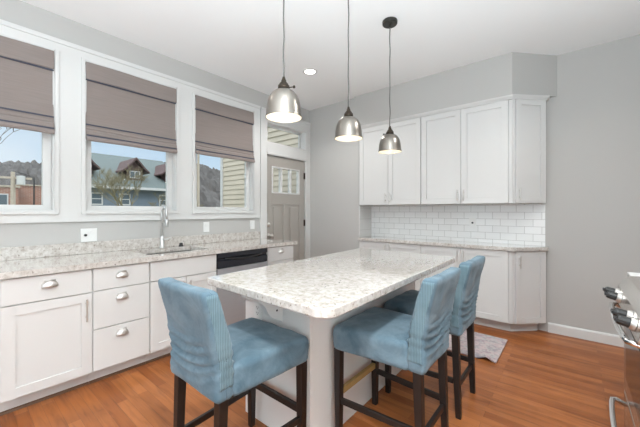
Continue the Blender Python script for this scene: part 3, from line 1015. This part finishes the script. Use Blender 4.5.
# ------------------------------------------------------------------ counter stools
def make_stool():
    t = thing('counter_stool', '', 'stool', (0, 0, 0), 0, 'slipcovered counter stools round the island')
    t['local'] = 1
    def taper(z):
        return 1.0
    def side_x(y):                                   # half width narrows to the rear
        return 0.198 + 0.040 * (y + 0.26) / 0.51
    def seat(p):
        x, y, z = p
        h = side_x(y)
        x = x / 0.24 * h
        k = (z - 0.505) / 0.135
        if k > 0.5:
            z += 0.012 * (1 - (x / 0.24) ** 2) * (1 - ((y - 0.02) / 0.26) ** 2)
        fl = 0.006 * (1 - k)
        x *= 1 + fl / 0.24
        nz = noise.noise(Vector((x * 9, y * 9, z * 16 + 3))) * 0.005
        x += nz * (1 if x > 0 else -1); y += nz * 0.8
        if k > 0.8:
            z += 0.004 * noise.noise(Vector((x * 14 + 5, y * 6, 2)))
        return Vector((x, y, z))
    b = B(); b.rbox((-0.24, -0.20, 0.505), (0.24, 0.245, 0.641), 0.032, 22, seat)
    b.done('seat_cover', VELV, t, smooth=True)
    def bprof(z):
        s = max(0.0, (z - 0.62) / 0.35)
        return -0.222 - 0.075 * s ** 1.5
    def back(p, grow=0.0):
        x, y, z = p
        s = max(0.0, min(1.0, (z - 0.62) / 0.35))
        hw = 0.202 + 0.004 * s
        fx = x / 0.21
        th = (y + 0.0) * (1 - 0.22 * s)
        # slack folds gathered low on the back
        low = math.exp(-((z - 0.655) / 0.08) ** 2)
        sag = 0.05 * (1 - fx * fx) - 0.02 * fx
        w = math.sin((z + sag) * 150 + 1.4 * noise.noise(Vector((x * 7, z * 5, 1.0))))
        w2 = noise.noise(Vector((x * 8, z * 11, y * 4 + 2)))
        edge = min(1.0, max(0.0, (1.0 - abs(fx)) / 0.25))
        disp = (0.012 * w) * low * (0.25 + 0.75 * edge) + 0.006 * w2
        yy = bprof(z) + th + (disp if y > 0 else -disp)
        if z > 0.94:
            z += 0.006 * fx * fx + 0.003 * noise.noise(Vector((x * 11, 4, 2)))
        xx = fx * hw + (1 if fx > 0 else -1) * (disp * 0.5 if abs(fx) > 0.8 else 0) + (grow if fx > 0 else -grow if fx < 0 else 0)
        return Vector((xx, yy, z))
    b = B(); b.rbox((-0.21, -0.046, 0.505), (0.21, 0.046, 0.962), 0.026, 30, back)
    b.done('back_cover', VELV, t, smooth=True)
    # ribbed side gussets let into the two edges of the back cover
    for sx in (-1, 1):
        b = B()
        def f(i, j):
            y = -0.026 + 0.052 * j
            z = 0.56 + 0.385 * i
            q = back(Vector((sx * 0.21, y * 1.25, z)))
            bulge = 0.0018 * (1 - (2 * j - 1) ** 4) * (1 - (2 * i - 1) ** 8)
            return q + Vector((sx * (bulge - 0.0006), 0, 0))
        b.grid(f, 40, 14)
        b.done('side_gusset', VELR, t, smooth=True, solid=0.001)
    def leg(x, y, rear):
        b = B()
        sec = [(0.0, 0.0155, -0.018 if rear else 0.0), (0.25, 0.019, -0.008 if rear else 0), (0.512, 0.021, 0)]
        rings = []
        for z, h, dy in sec:
            rings.append([b._v((x + a * h, y + dy + c * h, z)) for a, c in ((-1, -1), (1, -1), (1, 1), (-1, 1))])
        for r0, r1 in zip(rings, rings[1:]):
            for k in range(4):
                b.bm.faces.new((r0[k], r0[(k + 1) % 4], r1[(k + 1) % 4], r1[k]))
        b.bm.faces.new(rings[0]); b.bm.faces.new(rings[-1])
        b.done('leg', LEGW, t, bevel=0.003)
    leg(-0.203, 0.215, False); leg(0.203, 0.215, False); leg(-0.172, -0.228, True); leg(0.172, -0.228, True)
    b = B(); b.box(-0.186, 0.186, 0.203, 0.226, 0.243, 0.278); b.done('footrest', LEGW, t, bevel=0.003)
    for sx in (-1, 1):
        b = B()
        b.prism([(sx * 0.194, 0.200), (sx * 0.212, 0.200), (sx * 0.184, -0.216), (sx * 0.166, -0.216)], 0.205, 0.238)
        b.done('side_stretcher', LEGW, t, bevel=0.003)
    b = B(); b.box(-0.156, 0.156, -0.245, -0.225, 0.170, 0.203); b.done('rear_stretcher', LEGW, t, bevel=0.003)
    return t
GS = 'slipcovered counter stools round the island'
stool = make_stool()
stool.location = (2.008, 0.930, 0); stool.rotation_euler = (0, 0, 0)
stool['label'] = 'blue slipcovered counter stool at the short near end of the island, left in the photo'
s2 = dup(stool, (2.484, 1.592, 0), PI / 2, 'blue slipcovered counter stool on the long island side, front one, with bare wood footrest')
s3 = dup(stool, (2.490, 2.172, 0), PI / 2, 'blue slipcovered counter stool on the long island side, the one closest to the rug')
for ch in s2.children:
    if ch.name.startswith('footrest'):
        ch.material_slots[0].link = 'OBJECT'
        ch.material_slots[0].material = OAK
        ch['label'] = 'bare honey coloured wood footrest'
for s in (stool, s2, s3):
    if 'local' in s:
        del s['local']

# ------------------------------------------------------------------ rug
b = B()
def rugf(i, j):
    # i along x, j along y
    x = 1.55 + (2.785 - 1.55) * i
    y = 2.90 + (3.49 - 2.90) * j
    y += 0.10 * max(0, 1 - i) * 0.3
    z = 0.009
    e = max(0, 1 - j / 0.12)
    c = math.exp(-((x - 2.71) / 0.045) ** 2)
    z += 0.030 * e * c
    return (x, y, z)
b.grid(rugf, 60, 30)
tag(b.done('runner_rug', RUG, None, solid=0.008), 'faded pink and grey rug with a curled edge, before the back cabinets', 'rug')

# ------------------------------------------------------------------ pendants and recessed light
def make_pendant():
    t = thing('pendant_lamp', '', 'pendant lamp', (0, 0, 0), 0, 'metal bell pendants over the island')
    t['local'] = 1
    top = CZ - 1.777                                  # origin at the rim centre
    b = B(); b.lathe([(0.0, 0.0), (0.062, 0.0), (0.064, -0.006), (0.062, -0.028), (0.055, -0.032), (0.0, -0.033)], (0, 0, top - 0.0005), 32)
    cn = b.done('canopy', CANOPY, t, smooth=False, bevel=0.002)
    b = B(); b.lathe([(0.008, -0.032), (0.008, -0.05), (0.004, -0.055)], (0, 0, top), 12); b.done('cord_grip', CANOPY, cn)
    b = B()
    pts = [(0.0015 * math.sin(k * 1.3), 0.0015 * math.cos(k * 0.9), 0.212 + (top - 0.25 - 0.0) * k / 24) for k in range(24)] + [(0, 0, top - 0.05)]
    b.tube(pts, 0.0042, 8); b.done('cord', CORD, t, smooth=True)
    b = B(); b.lathe([(0.0, 0.220), (0.007, 0.218), (0.010, 0.206), (0.013, 0.200), (0.015, 0.190), (0.024, 0.180), (0.026, 0.172), (0.031, 0.170), (0.033, 0.150), (0.030, 0.147), (0.0, 0.147)], (0, 0, 0), 28)
    so = b.done('socket', BRONZE, t, smooth=True)
    b = B(); b.tube([(0.028, 0.012, 0.158), (0.052, 0.022, 0.158)], 0.0028, 8); b.lathe([(0.006, -0.006), (0.008, 0.0), (0.006, 0.006)], (0.055, 0.023, 0.158), 10)
    b.done('turn_key', BRONZE, so)
    outer = [(0.030, 0.147), (0.048, 0.141), (0.062, 0.130), (0.075, 0.112), (0.084, 0.090), (0.090, 0.062), (0.0935, 0.035), (0.0955, 0.012), (0.098, 0.0)]
    inner = [(r - 0.002, h - 0.0015) for r, h in outer]
    b = B(); b.lathe(outer + [(0.0985, -0.003), (0.0965, -0.003)] + [(0.0968, -0.001), ] + [], (0, 0, 0), 48)
    # open shell: remove the end caps so the bulb shows
    for f in [f for f in b.bm.faces if len(f.verts) > 4]:
        b.bm.faces.remove(f)
    b.done('shade', SHADE, t, smooth=True)
    b = B(); b.lathe(inner, (0, 0, 0), 48)
    for f in [f for f in b.bm.faces if len(f.verts) > 4]:
        b.bm.faces.remove(f)
    b.done('shade_lining', SHADEIN, t, smooth=True)
    b = B(); b.lathe([(0.0, 0.030), (0.016, 0.034), (0.028, 0.048), (0.030, 0.062), (0.024, 0.08), (0.014, 0.10), (0.013, 0.146)], (0, 0, 0), 20)
    b.done('bulb', BULB, t, smooth=True)
    return t
PX = 2.075
pend = make_pendant()
pend.location = (PX, 1.150, 1.782)
pend['label'] = 'largest looking metal bell pendant, nearest the camera, in front of the door transom'
plocs = [(PX, 1.150, 1.782), (PX, 1.768, 1.782), (PX, 2.392, 1.782)]
p2 = dup(pend, plocs[1], 2.4, 'middle metal bell pendant of the row over the island')
p3 = dup(pend, plocs[2], 2.7, 'far metal bell pendant hanging before the white upper cabinets, canopy visible')
for p, l in zip((pend, p2, p3), plocs):
    for ch in p.children:
        if ch.name.startswith(('canopy', 'cord')):
            ch.location.z = 0
    if 'local' in p:
        del p['local']
    lamp('pendant_bulb_light', 'POINT', (l[0], l[1], l[2] + 0.012), (0, 0, 0), 0.3, (1.0, 0.88, 0.70), shadow_soft_size=0.02)
# the canopies sit on the ceiling: rim height 1.782 + drop
for p in (pend, p2, p3):
    for ch in p.children:
        if ch.name.startswith('canopy'):
            ch.location.z = -0.005

def can(x, y, label, energy):
    t = thing('recessed_light', label, 'ceiling light', (x, y, CZ))
    b = B(); b.lathe([(0.085, 0.0), (0.085, -0.004), (0.066, -0.007), (0.062, -0.002), (0.062, 0.0)], (x, y, CZ - 0.0003), 36, closed=True)
    b.done('trim_ring', TRIM, t)
    b = B(); b.lathe([(0.061, -0.001), (0.061, -0.003), (0.0, -0.003)], (x, y, CZ - 0.0003), 32)
    b.done('lens', LENS, t)
    lamp('recessed_spot', 'SPOT', (x, y, CZ - 0.03), (0, 0, 0), energy, (1.0, 0.985, 0.965), spot_size=math.radians(150), spot_blend=0.6, shadow_soft_size=0.06)
can(0.925, 2.666, 'round recessed ceiling light near the window wall', 46)
can(0.925, 0.60, 'round recessed ceiling light above the frame over the sink run', 6)
can(3.35, 0.25, 'round recessed ceiling light above the camera', 165)
can(3.35, 2.45, 'round recessed ceiling light above the stove side', 54)

# ------------------------------------------------------------------ range and the little counter past it
RX = 3.485
RY0, RY1 = 1.51, 2.262
t = thing('gas_range', 'stainless gas range cut off by the right frame edge', 'stove', (3.8, (RY0 + RY1) / 2, 0))
b = B(); b.box(RX + 0.03, 4.14, RY0, RY1, 0.04, 0.905); b.done('body', STEEL, t, bevel=0.003)
b = B()
b.prism([(RX + 0.03, 0.812), (RX - 0.030, 0.812), (RX - 0.034, 0.825), (RX - 0.020, 0.885), (RX + 0.014, 0.936), (RX + 0.06, 0.940), (RX + 0.06, 0.906), (RX + 0.03, 0.90)], RY0, RY1, 'y')
b.done('control_panel', STEELD, t, bevel=0.004)
nrm = Vector((-0.974, 0, 0.227))
for y in (2.17, 2.06, 1.72, 1.61):
    b = B()
    R = nrm.to_track_quat('Z', 'Y').to_matrix().to_4x4()
    b.M = Matrix.Translation((RX - 0.0275, y, 0.856)) @ R
    b.lathe([(0.025, 0.0005), (0.025, 0.008), (0.021, 0.016), (0.0, 0.016)], (0, 0, 0), 20)
    k = b.done('knob_collar', NICKEL, t, smooth=False)
    b = B(); b.M = Matrix.Translation((RX - 0.0275, y, 0.856)) @ R
    b.lathe([(0.019, 0.0165), (0.018, 0.045), (0.015, 0.052), (0.0, 0.053)], (0, 0, 0), 20)
    b.box(-0.020, 0.020, -0.005, 0.005, 0.03, 0.060)
    b.done('knob', BLACK, t)
b = B(); b.box(RX, RX + 0.0295, RY0 + 0.003, RY1 - 0.003, 0.345, 0.808); od = b.done('oven_door', STEELD, t, bevel=0.006)
b = B(); b.box(RX - 0.002, RX - 0.0002, RY0 + 0.10, RY1 - 0.10, 0.44, 0.72); b.done('oven_window', BLACKG, od)
b = B(); b.box(RX, RX + 0.0295, RY0 + 0.003, RY1 - 0.003, 0.06, 0.338); wd = b.done('warming_drawer', STEELD, t, bevel=0.006)
def pull(z, par, drop):
    b = B()
    ya, yb = RY1 - 0.075, RY0 + 0.075
    pts = [(RX + 0.002, ya, z - 0.012), (RX - 0.035, ya + 0.004, z), (RX - 0.050, ya - 0.008, z)]
    for k in range(1, 12):
        f = k / 12
        pts.append((RX - 0.052 - 0.012 * math.sin(PI * f), ya + (yb - ya) * f, z))
    pts += [(RX - 0.050, yb + 0.008, z), (RX - 0.035, yb - 0.004, z), (RX + 0.002, yb, z - 0.012)]
    b.tube(pts, 0.0115, 12); b.done('door_handle', CHROME, par, smooth=True)
pull(0.795, od, 0)
pull(0.305, wd, 0)
b = B(); b.box(RX + 0.065, 4.10, RY0 + 0.01, RY1 - 0.01, 0.9055, 0.915); b.done('cooktop', BLACKG, t, bevel=0.002)
for yc in (RY0 + 0.14, (RY0 + RY1) / 2, RY1 - 0.14):
    b = B()
    for k in range(3):
        yy = yc - 0.09 + 0.09 * k
        b.box(RX + 0.09, 4.06, yy - 0.006, yy + 0.006, 0.930, 0.944)
    for xx in (RX + 0.10, RX + 0.33, 4.05):
        b.box(xx - 0.006, xx + 0.006, yc - 0.105, yc + 0.105, 0.9155, 0.930)
    b.done('burner_grate', BLACK, t)
b = B(); b.box(RX + 0.06, 4.12, RY0 + 0.02, RY1 - 0.02, 0.0, 0.04); b.done('plinth', BLACK, t)

t = thing('narrow_counter', 'narrow white topped cabinet on the far side of the stove', 'cabinet', (3.8, 2.38, 0))
b = B(); b.box(3.535, 4.14, 2.272, 2.485, 0.10, 0.893); b.done('body', CAB, t)
b = B(); b.box(3.60, 4.12, 2.272, 2.485, 0.0, 0.10); b.done('toe_kick', CAB, t)
MR = frame((3.535, 2.480, 0), (0, -1, 0), (-1, 0, 0))
shaker(MR, 0.20, 0.11, 0.885, t, rail=0.05)
b = B(); b.box(3.520, 4.155, 2.268, 2.49, 0.8935, 0.925); b.done('worktop', TRIM, t, bevel=0.003)

# ------------------------------------------------------------------ outside: neighbours, trees, hill
b = B(); b.keep = True
b.box(-75, -0.15, -40, 75, -0.5, -0.35)
struct(b.done('ground', GRASS), 'winter lawn outside the windows', 'ground')

b = B(); b.keep = True
b.box(-0.14, 4.3, -6.5, -3.15, 2.70, 2.82)  # slab added out of view to block sun at the rear opening
struct(b.done('sun_blocker', TRIM), 'added unseen slab keeping sun out of the opening behind the camera', 'sun blocker')
# siding wing of this house beyond the door
t = sthing('wall_wing', (-1.8, 4.3, -0.35), 'beige clapboard wing seen through the right window and the door', 'outside wall')
b = B()
n = 42
for k in range(n):
    z = -0.35 + 0.112 * k
    b.prism([(4.23, z), (4.196, z), (4.212, z + 0.112), (4.23, z + 0.112)], -3.24, -0.145, 'x')
b.box(-3.24, -0.145, 4.23, 7.0, -0.35, 4.35)
b.done('clapboards', SIDE, t)
b = B(); b.box(-3.32, -3.235, 4.185, 4.30, -0.35, 4.35); b.done('corner_board', HWHITE, t)

# blue house with dormers
HX = -16.0
t = thing('blue_house', 'blue grey house with a long green grey roof and dormers, behind the middle window', 'house', (HX - 4, 7.0, -0.35))
b = B(); b.box(HX - 8, HX, 4.4, 9.8, -0.35, 2.62); b.done('wall', BLUES, t)
b = B()
b.prism([(HX + 0.4, 2.50), (HX + 0.4, 2.62), (HX - 4, 4.95), (HX - 8.4, 2.62), (HX - 8.4, 2.50)], 4.25, 9.95, 'y'); b.done('roof', ROOFM, t)
b = B(); b.box(HX + 0.4, HX + 0.5, 4.25, 9.95, 2.48, 2.62); b.done('gutter', HWHITE, t)
for yc in (4.91, 6.22, 8.32):
    b = B()
    b.box(HX, HX + 0.05, yc - 0.27, yc - 0.21, 1.60, 2.26); b.box(HX, HX + 0.05, yc + 0.21, yc + 0.27, 1.60, 2.26)
    b.box(HX, HX + 0.05, yc - 0.21, yc + 0.21, 2.19, 2.26); b.box(HX, HX + 0.05, yc - 0.21, yc + 0.21, 1.60, 1.67)
    b.box(HX, HX + 0.04, yc - 0.21, yc + 0.21, 1.91, 1.95)
    w = b.done('window', HWHITE, t)
    b = B(); b.box(HX + 0.002, HX + 0.02, yc - 0.21, yc + 0.21, 1.67, 2.19); b.done('pane', HGLASS, w)
for yc in (4.42, 6.90, 9.05):
    xf = HX - 0.5
    b = B()
    b.prism([(yc - 0.42, 2.95), (yc + 0.42, 2.95), (yc + 0.42, 3.72), (yc, 4.18), (yc - 0.42, 3.72)], xf - 2.2, xf, 'x')
    dm = b.done('dormer', MAROON, t)
    b = B()
    b.prism([(yc - 0.72, 3.52), (yc - 0.5, 3.68), (yc, 4.26), (yc + 0.5, 3.68), (yc + 0.72, 3.52), (yc + 0.72, 3.60), (yc + 0.5, 3.80), (yc, 4.40), (yc - 0.5, 3.80), (yc - 0.72, 3.60)], xf - 2.3, xf + 0.3, 'x')
    b.done('dormer_roof', MAROON, dm)
    b = B(); b.box(xf, xf + 0.04, yc - 0.28, yc + 0.28, 3.2, 3.62); b.done('dormer_window', HWHITE, dm)
    b = B()
    for q in (-0.13, 0.13):
        b.box(xf + 0.04, xf + 0.05, yc + q - 0.10, yc + q + 0.10, 3.25, 3.57)
    b.done('dormer_pane', HGLASS, dm)

# brick building in the left window
BX = -30.0
t = thing('brick_building', 'low red brick building far behind the leftmost window', 'building', (BX - 3, 2.5, -0.35))
b = B(); b.box(BX - 6, BX, -6, 3.4, -0.35, 3.10); b.box(BX - 7, BX - 1.0, 3.4, 8.0, -0.35, 3.35); b.done('wall', BRICK, t)
b = B(); b.box(BX - 6.1, BX + 0.1, -6.1, 3.5, 3.10, 3.25); b.box(BX - 7.1, BX - 0.9, 3.4, 8.1, 3.35, 3.45); b.done('parapet', POLE, t)
for yc in (-1.2, 0.6, 2.4):
    b = B(); b.box(BX, BX + 0.06, yc - 0.45, yc + 0.45, 1.5, 2.6); w = b.done('window', HWHITE, t)
    b = B(); b.box(BX + 0.06, BX + 0.08, yc - 0.37, yc + 0.37, 1.58, 2.52); b.done('pane', HGLASS, w)

def pole(x, y, h, label, box):
    t = thing('utility_pole', label, 'utility pole', (x, y, -0.35), 0, 'utility poles outside')
    b = B(); b.tube([(x, y, -0.35), (x, y, h)], [0.085, 0.065], 10); b.done('post', POLE, t)
    if box:
        b = B(); b.lathe([(0.0, 0), (0.13, 0), (0.13, 0.34), (0.0, 0.36)], (x + 0.1, y + 0.22, 2.35), 14); b.done('transformer', HWHITE, t)
    b = B(); b.box(x - 0.05, x + 0.05, y - 0.55, y + 0.55, h - 0.28, h - 0.20); b.done('crossarm', POLE, t)
pole(-14, 1.61, 2.85, 'pale utility pole with a white transformer, in the leftmost window', True)
pole(-13.5, 9.2, 5.4, 'utility pole at the left edge of the right window', False)
b = B()
b.tube([(-17, 2.62, -0.35), (-17, 2.62, 2.90), (-17, 2.3, 3.05), (-17, 1.9, 3.15)], [0.04, 0.03, 0.025, 0.02], 8)
tag(b.done('street_light', BLACK), 'thin dark street light pole before the brick building', 'street light')

b = B(); b.keep = True
def hillf(i, j):
    y = -45 + 130 * i
    x = -36 - 30 * j
    h = 9.3 * j ** 0.6 + 0.7 * noise.noise(Vector((y * 0.12, j * 2, 0.3))) + 0.9 * noise.noise(Vector((y * 0.9, j * 12, 1.3))) + 0.5 * noise.noise(Vector((y * 2.6, j * 20, 5.3)))
    return (x, y, -0.4 + max(0.0, h) * (1.0 + 0.30 * min(1, max(0, (y - 5) / 20))))
b.grid(hillf, 380, 36)
struct(b.done('hillside', HILL), 'grey wooded hillside behind the neighbouring buildings', 'hill')

def tree(name, label, loc, h, spread, mat, depth, seed, r0, lean=(0, 0, 1), kids=3, cat='tree', group=None):
    rnd = random.Random(seed)
    t = thing(name, label, cat, loc, 0, group)
    tr = B(); tw = B()
    def grow(p, d, L, r, lev):
        pts = [p]; q = p.copy(); dd = d.copy()
        for k in range(3):
            dd = (dd + Vector((rnd.uniform(-1, 1), rnd.uniform(-1, 1), rnd.uniform(-0.4, 0.8))) * 0.22).normalized()
            q = q + dd * L / 3
            pts.append(q.copy())
        (tr if lev >= depth - 1 else tw).tube(pts, [r, r * 0.85, r * 0.7, r * 0.5], 5 if lev > 1 else 3, cap=False)
        if lev == 0:
            return
        for k in range(kids):
            base = pts[rnd.choice((2, 3, 3))]
            a = rnd.uniform(0, 2 * PI)
            nd = (dd + Vector((math.cos(a), math.sin(a), rnd.uniform(0.0, 0.6))) * spread).normalized()
            grow(base, nd, L * rnd.uniform(0.55, 0.8), max(r * 0.55, 0.006), lev - 1)
    grow(Vector(loc), Vector(lean).normalized(), h, r0, depth)
    tr.done('trunk', mat, t); tw.done('branches', mat, t)
    return t
GT = 'bare trees outside the windows'
tree('bare_tree', 'bushy bare tree with olive twigs in front of the blue house', (-11.5, 5.35, -0.35), 1.45, 0.75, TWIG, 5, 4, 0.06, kids=4, group=GT)
tree('bare_tree', 'smaller bare tree at the right side of the middle window', (-14.2, 8.1, -0.35), 1.25, 0.8, TWIG, 5, 11, 0.045, kids=4, group=GT)
tree('bare_tree', 'bare tree whose thin branches reach into the leftmost window from the left', (-7.0, -0.45, -0.35), 2.0, 0.75, BARK, 5, 21, 0.05, (0.1, 0.2, 1), 3, group=GT)
for k in range(9):
    rr = random.Random(100 + k)
    tree('bare_tree', ['grey bare tree on the far hillside'][0], (-44 - rr.uniform(0, 3), -1 + 3.6 * k + rr.uniform(-1, 1), 1.0), 2.0, 0.8, BARK, 4, 300 + k, 0.10, kids=3, group='bare trees on the hillside')
